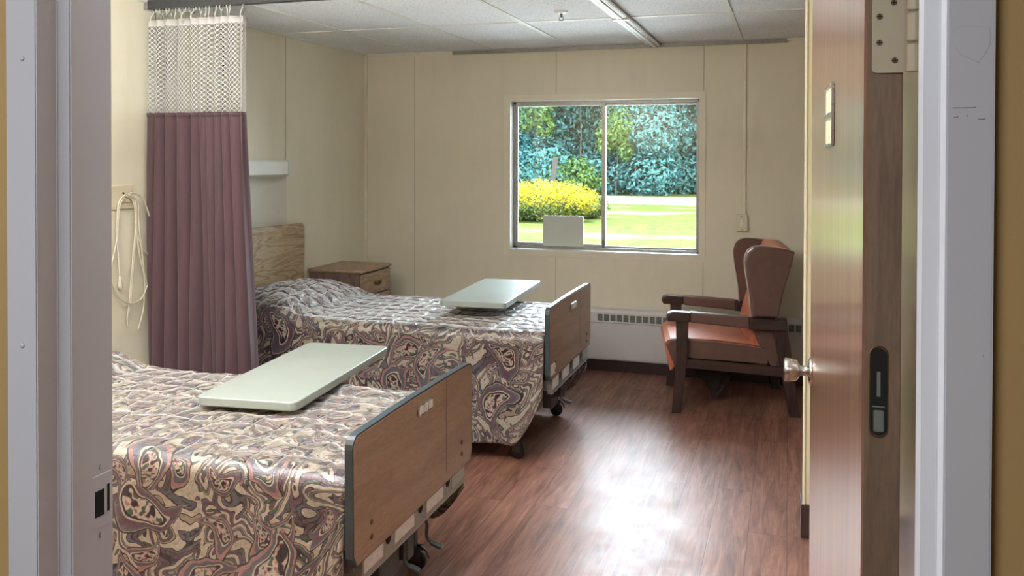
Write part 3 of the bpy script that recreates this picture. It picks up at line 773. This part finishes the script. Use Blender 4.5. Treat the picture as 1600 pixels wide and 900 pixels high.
# ------------------------------------------------------------------ beds
XH, XF = -3.13, -1.12
def hospital_bed(yc, name_label, n):
    t = thing('hospital_bed', name_label, 'bed', ((XH+XF)/2, yc, 0))
    cx = (XH+XF)/2; P = lambda x: x-cx
    hw = .46
    # headboard
    def board(x0, x1, wdt, zb, zt, mat, band, mid=True):
        out = []
        n_ = 14; y0, y1 = -wdt, wdt; r = .035
        out += [(y0+.020, zb), (y1-.020, zb)]
        out += [(y1-.004, zb+.03)]
        for k in range(5):
            a = math.radians(90*k/4); out.append((y1-r+r*math.cos(a), zt-.012-r+r*math.sin(a)))
        for k in range(1, n_):
            u = k/n_; y = (y1-r)*(1-u)+(y0+r)*u; out.append((y, zt-.012+.005*math.sin(PI*u)))
        for k in range(5):
            a = math.radians(90+90*k/4); out.append((y0+r+r*math.cos(a), zt-.012-r+r*math.sin(a)))
        out += [(y0+.004, zb+.03)]
        q = B(); prism(q, out, 'x', P(x0), P(x1), 0); core = q
        qb = B(); big = [(y*(1+.006/wdt), z+(.006 if z > (zb+zt)/2 else -.004)) for y, z in out]
        prism(qb, big, 'x', P(x0)+.0015, P(x1)-.0015, 0)
        return core, qb
    core, band = board(XH-.004, XH+.022, .545, .50, 1.095, None, None)
    hb = obj('headboard', core, M_OAK, t); obj('edge_band', band, M_OAK, hb)
    core, band = board(XF-.026, XF, hw, .412 if n == 1 else .43, .778 if n == 1 else .797, None, None)
    fb = obj('footboard', core, M_FOOT, t); obj('edge_band', band, M_EDGE, fb)
    # second veneer leaf visible on the outer face (joint two thirds along)
    q = B(); box(q, P(XF)+.0002, P(XF)+.0008, .205, .207, .45, .79); obj('veneer_joint', q, M_NSD, fb)
    # name plate holder
    q = B(); box(q, P(XF), P(XF)+.006, -.04, .075, .705, .742, .002); pl = obj('plate_holder', q, M_STEEL, fb)
    q = B()
    for k in range(3): box(q, P(XF)+.0055, P(XF)+.007, -.034+k*.037, -.003+k*.037, .711, .736)
    obj('plate_card', q, M_LABEL, pl)
    for y, z in ((-.355, .500), (-.355, .452+.006), (.355, .505), (.355, .463)):
        q = B(); lathe(q, [(0, .009), (.002, .009), (.004, .005), (.004, 0)], (P(XF), y, z), (1, 0, 0), 12); obj('bolt', q, M_BRASS, fb, True)
    # lower cross rail with holes and labels
    q = B(); prism(q, [(P(XF)-.030, .345), (P(XF)-.030, .450), (P(XF)-.006, .450), (P(XF)-.006, .350), (P(XF)-.004, .345)], 'y', -.40, .40, 0)
    rl = obj('end_rail', q, M_LSTEEL, t)
    for y in (-.235, .0, .235):
        q = B(); cyl(q, (P(XF)-.0065, y, .402), (P(XF)-.0045, y, .402), .017, seg=20); obj('rail_hole', q, M_HOLE, rl)
    for y0, y1 in ((-.39, -.27), (-.19, -.05), (.05, .19), (.27, .39)):
        q = B(); box(q, P(XF)-.0062, P(XF)-.0048, y0, y1, .365, .436); obj('rail_label', q, M_LABEL if y1 < .3 else M_TOP, rl)
    if n == 2:
        q = B(); box(q, P(XF), P(XF)+.0015, -.44, -.35, .445, .50); obj('sticker', q, M_LABEL, fb)
    # frame
    q = B()
    for y in (-.40, .365): box(q, P(XH)+.02, P(XF)-.03, y, y+.035, .36, .41, .004)
    for x in (-.85, -.3, .3, .8): box(q, x, x+.03, -.37, .37, .36, .39)
    obj('bed_frame', q, M_LSTEEL, t)
    q = B(); box(q, P(XH)+.05, P(XF)-.06, -.42, .42, .41, .60, .04, 4); obj('mattress', q, M_WHITE, t)
    # caster legs at both ends, joined by a cross tube
    for xe, nm in ((P(XF)-.205, 'foot'), (P(XH)+.25, 'head')):
        q = B()
        for y in (-.37, .37):
            tube(q, spline([(xe+.03, y, .37), (xe+.01, y, .25), (xe, y, .17)], 5), .014, 8)
        box(q, xe-.012, xe+.012, -.40, .40, .140, .168, .004)
        lg = obj('leg_frame', q, M_LSTEEL, t)
        for y in (-.385, .385):
            q = B(); box(q, xe-.013, xe+.013, y-.016, y+.016, .085, .15, .003)
            box(q, xe-.010, xe+.034, y-.016, y-.012, .035, .09, .001); box(q, xe-.010, xe+.034, y+.012, y+.016, .035, .09, .001)
            c = obj('caster', q, M_DSTEEL, t)
            q = B(); lathe(q, [(-.011, .006), (-.011, .030), (-.007, .0375), (.007, .0375), (.011, .030), (.011, .006)], (xe+.016, y, .0375), (0, 1, 0), 24)
            obj('wheel', q, M_BLACK, c, True)
            q = B(); tube(q, [(xe+.03, y, .09), (xe+.055, y, .075), (xe+.065, y, .05)], .004, 6); obj('brake_pedal', q, M_DSTEEL, c)
    # cranks and bracket under the foot end
    for y in (-.06, .12) if n == 1 else (-.10,):
        q = B(); tube(q, spline([(P(XF)-.10, y, .33), (P(XF)-.06, y, .33), (P(XF)-.035, y, .30), (P(XF)-.035, y, .255), (P(XF)-.015, y, .235)], 5), .006, 8)
        cyl(q, (P(XF)-.02, y, .237), (P(XF)+.02, y, .226), .010, seg=10, bev=.002); obj('crank', q, M_DSTEEL, t)
    q = B(); box(q, P(XF)-.12, P(XF)-.07, -.16, -.02, .20, .345, .004); box(q, P(XF)-.16, P(XF)-.05, .0, .05, .22, .345, .004); obj('crank_bracket', q, M_DSTEEL, t)
    return t
hospital_bed(2.560, 'nearer hospital bed with brown footboard, directly beside the doorway', 1)
hospital_bed(4.585, 'farther hospital bed with pale oak headboard, nearer the window', 2)

def bedspread(yc, label, seed, mat, far_hem):
    q = B(); uvl = q.loops.layers.uv.new('uv')
    x0, x1 = -3.10, -1.152
    du = .0125
    nt_ = int((x1-x0)/du)
    top, rad = .405, .055
    arc = rad*PI/2
    side_len = .50
    half = top+arc+side_len
    ns = int(2*half/du)
    ZT = .655
    def quilt(u, v):
        # staggered ogee-like puffs
        w_ = .088; hh = .062
        a = v/hh; row = math.floor(a); uu = u/w_+(.5 if row % 2 else 0)
        # nearest of staggered centres
        best = 9; second = 9
        for r in (row-1, row, row+1, row+2):
            for c in (math.floor(uu)-1, math.floor(uu), math.floor(uu)+1, math.floor(uu)+2):
                cxx = (c+.5-(.5 if r % 2 else 0))*w_; cyy = (r+.5)*hh
                d = math.hypot(u-cxx, (v-cyy)*1.15)
                if d < best: second = best; best = d
                elif d < second: second = d
        e = min(1, (second-best)/.035)
        return .003*math.sqrt(e)
    rows = []
    for i in range(nt_+1):
        x = x0+(x1-x0)*i/nt_; row = []
        foot = max(0, (x-(x1-.16))/.16)           # towards the foot end
        for j in range(ns+1):
            s = -half+2*half*j/ns; a = abs(s); sg = -1 if s < 0 else 1
            wr = noise.noise(Vector((x*3.1+seed, s*3.3, 0)))
            if a <= top:
                y = s; z = ZT; nrm = (0, 1)
            elif a <= top+arc:
                th = (a-top)/rad; y = sg*(top+rad*math.sin(th)); z = ZT-rad+rad*math.cos(th); nrm = (sg*math.sin(th), math.cos(th))
            else:
                dpt = a-top-arc
                hem = side_len*(1 - (.50 if sg < 0 else .35)*foot**1.6)
                if sg > 0: hem *= far_hem
                dd = dpt*hem/side_len
                fl = .012+.10*dd
                fold_ = (.022*math.sin(x*11+seed*3)+.014*math.sin(x*23+seed))*dd/.5
                y = sg*(top+rad+fl*dd/.5*.9+fold_); z = ZT-rad-dd; nrm = (sg, 0)
            tw = max(0, min(1, 1-(a-top-.02)/.06)) if a > top else 1
            qz = quilt(x+.03*noise.noise(Vector((x*6, s*6, seed))), s+.02*noise.noise(Vector((x*7, s*7, seed+4))))*(tw*.9+.1)
            # sag and wrinkles
            qz += .010*wr + .004*noise.noise(Vector((x*14, s*14, seed)))
            # pillow hump with a tuck crease in front of it
            hx = (x+2.86)/.27; hy = a/.47
            hump = math.exp(-abs(hx)**3.2)*max(0, 1-hy**4) if a < top+arc else 0
            cr = math.exp(-((x+2.56+.05*noise.noise(Vector((s*5, seed, 0))))/.035)**2)*(1 if a < top else .3)
            pw = .006*math.sin(x*60+12*noise.noise(Vector((x*5, s*5, 1)))) * (hump)
            y += nrm[0]*qz; z += nrm[1]*qz + .115*hump - .016*cr + pw
            if a > top and a < top+arc+.2 and x < -2.5: z += .02*math.exp(-abs(hx)**3)
            row.append(q.verts.new((x, yc+y, z)))
        rows.append(row)
    for i in range(nt_):
        for j in range(ns):
            f = q.faces.new((rows[i][j], rows[i+1][j], rows[i+1][j+1], rows[i][j+1]))
            for l, (a, c) in zip(f.loops, ((i, j), (i+1, j), (i+1, j+1), (i, j+1))): l[uvl].uv = (a*du, c*du)
    o = obj('bedspread', q, mat, None, True)
    md = o.modifiers.new('s', 'SOLIDIFY'); md.thickness = .006; md.offset = -1
    return tag(o, label, 'bedspread')
bedspread(2.560, 'quilted paisley bedspread on the nearer bed, beside the doorway', 1.3, spread_mat('paisley_cloth_near', 3.1), .93)
bedspread(4.585, 'quilted paisley bedspread on the farther bed, near the window', 4.7, spread_mat('paisley_cloth_far', 8.4), 1.0)

# ------------------------------------------------------------------ overbed tables
def overbed_table(x, y, ztop, rz, label):
    t = thing('overbed_table', label, 'table', (x, y, 0), rz)
    q = B(); prism(q, rrect(-.187, .187, -.45, .45, .028, 6), 'z', ztop-.032, ztop, .005, 3); tt = obj('tabletop', q, M_TOP, t)
    q = B(); box(q, -.09, .09, .02, .36, ztop-.042, ztop-.032, .002); obj('mounting_plate', q, M_DSTEEL, tt)
    q = B(); box(q, -.03, .03, .30, .345, .09, ztop-.040, .004); obj('column', q, M_TABLEPED, t)
    q = B(); box(q, -.025, .025, -.33, .33, .055, .085, .004); box(q, -.24, .24, .29, .335, .055, .092, .004); box(q, -.24, .24, -.345, -.31, .055, .085, .004); bs = obj('base', q, M_LSTEEL, t)
    for cx_ in (-.21, .21):
        for c_y in (-.328, .312):
            q = B(); lathe(q, [(-.009, .005), (-.009, .022), (-.006, .025), (.006, .025), (.009, .022), (.009, .005)], (cx_, c_y, .025), (0, 1, 0), 16)
            box(q, cx_-.006, cx_+.006, c_y-.013, c_y+.013, .045, .058); obj('caster', q, M_BLACK, bs)
    return t
overbed_table(-1.800, 2.965, .708, math.radians(5.6), 'grey-green overbed table standing over the nearer paisley bed')
overbed_table(-1.655, 4.835, .752, math.radians(3.4), 'pale overbed table standing over the farther bed by the window')

# ------------------------------------------------------------------ nightstand
ns_ = thing('nightstand', 'brown wooden nightstand with drawers in the corner beyond the farther bed', 'nightstand', (-2.985, 5.55, 0))
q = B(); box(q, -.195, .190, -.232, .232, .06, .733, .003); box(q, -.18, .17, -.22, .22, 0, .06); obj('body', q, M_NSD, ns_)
q = B(); box(q, -.200, .207, -.243, .243, .733, .757, .007, 3); obj('top', q, M_NS, ns_)
for z0, z1 in ((.575, .722), (.405, .565), (.085, .395)):
    q = B(); box(q, .190, .206, -.222, .222, z0, z1, .004); dr_ = obj('drawer', q, M_NS, ns_)
    for y in ((-.03, .03)):
        q = B(); zc = (z0+z1)/2
        lathe(q, [(0, .011), (.003, .011), (.005, .005), (.012, .005), (.015, .012), (.022, .012), (.025, .006)], (.206, y, zc), (1, 0, 0), 14); obj('drawer_knob', q, M_BRASS, dr_, True)
    q = B(); tube(q, spline([(.215, -.03, (z0+z1)/2), (.222, -.015, (z0+z1)/2-.016), (.222, .015, (z0+z1)/2-.016), (.215, .03, (z0+z1)/2)], 5), .003, 7); obj('drawer_pull', q, M_BRASS, dr_, True)

# ------------------------------------------------------------------ wing armchair
ch = thing('wing_armchair', 'wooden wing armchair with orange-brown vinyl seat and high back under the switch', 'chair', (-.377, 5.63, 0), math.radians(190.5))
for s in (1, -1):
    q = B(); yy = s*.315
    prism(q, [(.355, 0), (.300, 0), (.262, .33), (.255, .575), (.330, .575), (.325, .33)], 'y', yy-.022, yy+.022, .004); obj('leg', q, M_FRAMEWOOD, ch)
    q = B(); prism(q, [(-.395, 0), (-.335, 0), (-.235, .53), (-.245, .585), (-.315, .585), (-.318, .53)], 'y', yy-.022, yy+.022, .004); obj('leg', q, M_FRAMEWOOD, ch)
    # arm: wood cap in front, padded middle, wood rear
    q = B(); A = []
    A = [(.375, .552), (.388, .575), (.380, .600), (.350, .612), (.245, .606), (.245, .550)]
    prism(q, A, 'y', yy-.033, yy+.033, .008)
    prism(q, [(.245, .554), (.245, .590), (-.10, .566), (-.105, .527)], 'y', yy-.026, yy+.026, .003)
    prism(q, [(-.095, .515), (-.10, .585), (-.315, .572), (-.32, .505)], 'y', yy-.032, yy+.032, .008)
    ar = obj('armrest', q, M_FRAMEWOODX, ch)
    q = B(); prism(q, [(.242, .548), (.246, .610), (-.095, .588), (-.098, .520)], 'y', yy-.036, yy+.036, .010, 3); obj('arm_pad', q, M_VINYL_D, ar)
    q = B(); prism(q, [(.31, .275), (.31, .325), (-.30, .292), (-.295, .235)], 'y', yy-.020, yy+.014, .003); obj('side_rail', q, M_FRAMEWOODX, ch)
q = B(); box(q, .285, .315, -.30, .30, .262, .318, .004); obj('cross_rail', q, M_FRAMEWOODX, ch); q = B(); box(q, -.285, -.26, -.30, .30, .225, .28, .004); obj('cross_rail', q, M_FRAMEWOODX, ch)
# seat cushion: boxed with waterfall front
q = B()
seat = [(.395, .390), (.388, .418), (.360, .438), (.30, .445), (.10, .438), (-.10, .420), (-.215, .400), (-.215, .300), (.30, .325), (.345, .245), (.362, .240)]
prism(q, seat, 'y', -.285, .285, .014, 3)
for v in q.verts:
    if v.co.z > .385: v.co.z += .018*math.cos(v.co.y/.285*PI/2)*max(0, math.cos((v.co.x-.08)/.35*PI/2))
obj('seat_cushion', q, M_VINYL, ch, False)
for s in (1, -1):
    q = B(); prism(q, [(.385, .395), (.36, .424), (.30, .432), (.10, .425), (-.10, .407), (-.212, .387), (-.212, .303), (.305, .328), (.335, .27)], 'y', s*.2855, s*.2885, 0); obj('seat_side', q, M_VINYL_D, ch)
    q = B(); tube(q, [(x, s*.286, z+.002) for x, z in spline2] if False else [(.388, s*.286, .400), (.372, s*.286, .428), (.30, s*.286, .440), (.10, s*.286, .433), (-.10, s*.286, .415), (-.212, s*.286, .395)], .004, 6); obj('seat_piping', q, M_VINYL_D, ch)
# back: thick slab leaning back with a lumbar bulge
def zlerp(z, pts):
    for (z0, a), (z1, c) in zip(pts, pts[1:]):
        if z <= z1: return a+(c-a)*max(0, (z-z0))/(z1-z0)
    return pts[-1][1]
front = [(.30, -.145), (.40, -.135), (.50, -.125), (.60, -.145), (.75, -.195), (.90, -.235), (.985, -.255)]
back = [(.30, -.215), (.45, -.235), (.60, -.262), (.80, -.305), (.985, -.345)]
q = B(); nz, ny = 22, 14; F_, K_ = [], []
for i in range(nz+1):
    z = .27+(.995-.27)*i/nz
    hwid = .262 if z > .56 else .268-.02*(0.56-z)
    rf, rk2 = [], []
    for j in range(ny+1):
        y = -hwid+2*hwid*j/ny
        bulge = .022*math.cos(y/hwid*PI/2)**.7*(1 if z < .9 else max(0, (.995-z)/.095)) if abs(y) < hwid else 0
        top_r = 0
        rf.append(q.verts.new((zlerp(z, front)+bulge-(.012 if i == nz else 0), y, z+(.012*math.cos(y/hwid*PI/2) if i > nz-3 else 0))))
        rk2.append(q.verts.new((zlerp(z, back)+(.01 if i == nz else 0), y, z+(.012*math.cos(y/hwid*PI/2) if i > nz-3 else 0))))
    F_.append(rf); K_.append(rk2)
for i in range(nz):
    for j in range(ny):
        q.faces.new((F_[i][j], F_[i+1][j], F_[i+1][j+1], F_[i][j+1])); q.faces.new((K_[i][j], K_[i][j+1], K_[i+1][j+1], K_[i+1][j]))
    q.faces.new((F_[i][0], K_[i][0], K_[i+1][0], F_[i+1][0])); q.faces.new((F_[i][ny], F_[i+1][ny], K_[i+1][ny], K_[i][ny]))
for j in range(ny):
    q.faces.new((F_[nz][j], K_[nz][j], K_[nz][j+1], F_[nz][j+1])); q.faces.new((F_[0][j], F_[0][j+1], K_[0][j+1], K_[0][j]))
bmesh.ops.recalc_face_normals(q, faces=q.faces)
obj('backrest', q, M_VINYL, ch, True)
# wings and lower side panels
for s in (1, -1):
    ya, yb = (s*.262, s*.318)
    wing = [(-.118, .585), (-.108, .70), (-.085, .84), (-.078, .92), (-.092, .970), (-.125, .998), (-.17, 1.006), (-.26, 1.000), (-.335, .985), (-.362, .975), (-.345, .90), (-.30, .74), (-.268, .585)]
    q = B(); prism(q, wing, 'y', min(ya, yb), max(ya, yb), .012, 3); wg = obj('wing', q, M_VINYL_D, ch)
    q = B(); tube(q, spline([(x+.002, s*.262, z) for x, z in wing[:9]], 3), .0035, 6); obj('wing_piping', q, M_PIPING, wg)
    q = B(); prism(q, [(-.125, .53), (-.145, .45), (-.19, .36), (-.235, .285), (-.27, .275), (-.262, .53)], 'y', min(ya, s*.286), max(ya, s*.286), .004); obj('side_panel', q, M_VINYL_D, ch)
# torn dust cloth drooping under the seat
q = B(); nn = 26
rws = []
for i in range(nn+1):
    u = i/nn; x = .20-.36*u
    dep = .02+.215*max(0, 1-abs(u-.42)/.40)**1.05 + .012*rp.random()
    rws.append([q.verts.new((x+.02*k/6, .17-.10*k/6+.015*math.sin(u*14+k), .262-dep*k/6)) for k in range(7)])
for i in range(nn):
    for k in range(6): q.faces.new((rws[i][k], rws[i+1][k], rws[i+1][k+1], rws[i][k+1]))
o = obj('dust_cloth', q, M_CLOTHBLK, ch); o.modifiers.new('s', 'SOLIDIFY').thickness = .003
q = B(); box(q, -.27, .29, -.285, .285, .262, .272); obj('seat_base', q, M_CLOTHBLK, ch)

# ------------------------------------------------------------------ outdoors
GZ = -.35
b = B(); box(b, -90, 70, YB+.2, 140, GZ-.3, GZ)
struct('ground', b, M_LAWN)
b = B()
pa = []
n_ = 40
for i in range(n_+1):
    x = -70+120*i/n_; pa.append((x, 35.5+.9*math.sin(x*.13)+.5*noise.noise(Vector((x*.3, 0, 0)))))
for i in range(n_, -1, -1):
    x = -70+120*i/n_; pa.append((x, 42.5+.5*math.sin(x*.2)))
prism(b, pa, 'z', GZ, GZ+.02); struct('road', b, M_ROAD)

b = B(); box(b, -14, 12, YB+.2, 15.5, GZ, GZ+.03); struct('bounce_slab', b, M_BOUNCE)  # unseen pale slab, added to bounce daylight onto the room ceiling

def foliage(blobs, count, size, seed, up=.3):
    """leaf sprays scattered through rounded blobs: (centre, radii)"""
    r = random.Random(seed); q = B()
    vol = [bl[1][0]*bl[1][1]*bl[1][2] for bl in blobs]; tot = sum(vol)
    for bl, v in zip(blobs, vol):
        c, rad = Vector(bl[0]), bl[1]
        for _ in range(int(count*v/tot)):
            d = Vector((r.gauss(0, 1), r.gauss(0, 1), r.gauss(0, 1))).normalized()
            k = r.uniform(.55, 1.05)
            k *= 1+.18*noise.noise(d*2.3+Vector((seed, 0, 0)))
            p = c+Vector((d.x*rad[0]*k, d.y*rad[1]*k, d.z*rad[2]*k))
            nrm = (d+Vector((r.gauss(0, .5), r.gauss(0, .5), r.gauss(up, .5)))).normalized()
            a = nrm.orthogonal().normalized(); a = (Matrix.Rotation(r.uniform(0, 6.28), 3, nrm) @ a); bb = nrm.cross(a)
            s = size*r.uniform(.6, 1.4)
            vs = [q.verts.new(p+a*s), q.verts.new(p+bb*s*.45+nrm*s*.12), q.verts.new(p-a*s), q.verts.new(p-bb*s*.45+nrm*s*.12)]
            q.faces.new(vs)
    return q

def tree_meshes(seed, mat, h, rr, count, size):
    r = random.Random(seed); bl = [((0, 0, h*.48), (rr*.85, rr*.85, h*.48))]
    for k in range(16):
        a = k*1.3; z = (r.uniform(.04, .85) if k > 6 else .07)*h; rad = rr*r.uniform(.4, .55)
        bl.append(((math.cos(a)*rr*.6, math.sin(a)*rr*.6, z), (rad, rad, rad*.8)))
    t = thing('tree', 'dense haze-tinted blue-green tree in the wood beyond the lawn', 'tree', (0, 0, GZ), 0, 'trees of the wood beyond the lawn')
    obj('crown', foliage(bl, count, size, seed), mat, t)
    q = B(); tube(q, [(0, 0, 0), (.1, 0, h*.3), (0, .1, h*.75)], [.22, .17, .06], 8); obj('trunk', q, M_BARK, t)
    return t
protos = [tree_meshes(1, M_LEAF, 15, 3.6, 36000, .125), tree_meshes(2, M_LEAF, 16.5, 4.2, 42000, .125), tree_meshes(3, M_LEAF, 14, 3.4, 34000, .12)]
rt_ = random.Random(5); k = 0
for row, (yy, xs_) in enumerate(((47, [-31+4.6*i for i in range(10)]), (54, [-36+5.2*i for i in range(11)]), (61, [-34+5.2*i for i in range(9)]))):
    for x in xs_:
        src = protos[k % 3]
        if k < 3: o = src
        else:
            o = src.copy(); COL.objects.link(o)
            for c in list(src.children):
                d = c.copy(); COL.objects.link(d); d.parent = o
        o.location = (x+rt_.uniform(-.8, .8), yy+rt_.uniform(-1.2, 1.2), GZ); o.rotation_euler.z = rt_.uniform(0, 6.28)
        k += 1
def px(u, dist):   # a spot on the lawn in the direction of photo column u
    a = math.atan((u-800)/F)-YAW; return (math.tan(a)*dist, dist)
# yellow flowering shrub with a duller neighbour
x, y = px(850, 25)
t = thing('flowering_shrub', 'broad yellow-flowering shrub on the lawn outside the left window pane', 'shrub', (x, y, GZ))
obj('blossom', foliage([((0, 0, .72), (1.5, 1.1, .50)), ((-.9, .2, .72), (.8, .8, .42)), ((.85, 0, .62), (.85, .8, .42)), ((1.1, .1, .55), (.55, .6, .35))], 12000, .035, 21), M_LEAFY, t)
obj('leaves', foliage([((0, .1, .42), (1.65, 1.2, .42)), ((-.8, .1, .38), (.9, .9, .38))], 7000, .05, 22), M_LEAFD, t)
q = B()
for a in range(7): tube(q, [(0, 0, 0), (.5*math.cos(a*.9), .4*math.sin(a*.9), .5)], [.03, .015], 6)
obj('stems', q, M_BARK, t)
x, y = px(921, 26.5)
t = thing('low_shrub', 'small dull green shrub at the right end of the yellow shrub', 'shrub', (x, y, GZ))
obj('leaves', foliage([((0, 0, .38), (.6, .5, .40))], 3000, .05, 31), M_LEAFD, t)
q = B(); tube(q, [(0, 0, 0), (.05, 0, .4)], [.03, .015], 6); obj('stems', q, M_BARK, t)
x, y = px(862, 41)
t = thing('leafy_bush', 'light green leafy bush behind the yellow shrub', 'bush', (x, y+2.5, GZ))
obj('leaves', foliage([((0, 0, 1.0), (1.9, 1.2, 1.1)), ((-1.4, 0, .9), (1.2, 1, .9)), ((1.3, 0, .8), (1.0, .9, .8))], 5000, .11, 41), M_LEAF2, t)
q = B(); tube(q, [(0, 0, 0), (.05, 0, .9)], [.05, .03], 6); obj('stems', q, M_BARK, t)
for u, zz, w_, lab, n_ in ((905, 6.2, 1.7, 'sunlit yellow-green young tree in front of the wood, left of the window bar', 4000), (962, 3.4, .9, 'slim yellow-green sapling in front of the wood, just right of the window bar', 1500), (838, 4.6, 1.0, 'slender yellow-green sapling in front of the wood at the left window edge', 1500)):
    x, y = px(u, 43.5)
    t = thing('young_tree', lab, 'tree', (x, y, GZ))
    obj('crown', foliage([((0, 0, zz), (w_, w_, 1.1)), ((.5*w_, 0, zz-1.1), (w_*.5, .6, .6)), ((-.6*w_, 0, zz-.8), (w_*.5, .6, .6))], n_, .12, u), M_LEAF2, t)
    q = B(); tube(q, [(0, 0, 0), (.1, 0, zz*.5), (0, 0, zz)], [.045, .03, .015], 7); obj('trunk', q, M_BARK, t)
x, y = px(861, 40)
q = B(); prism(q, [(-.12, 0), (.12, 0), (.12, 1.9), (-.12, 1.95)], 'y', -.05, .05, .01); o = obj('wooden_post', q, M_BARK); o.location = (x, y, GZ); o.rotation_euler = (0, .12, 0)
tag(o, 'weathered grey plank post leaning behind the yellow shrub', 'post')
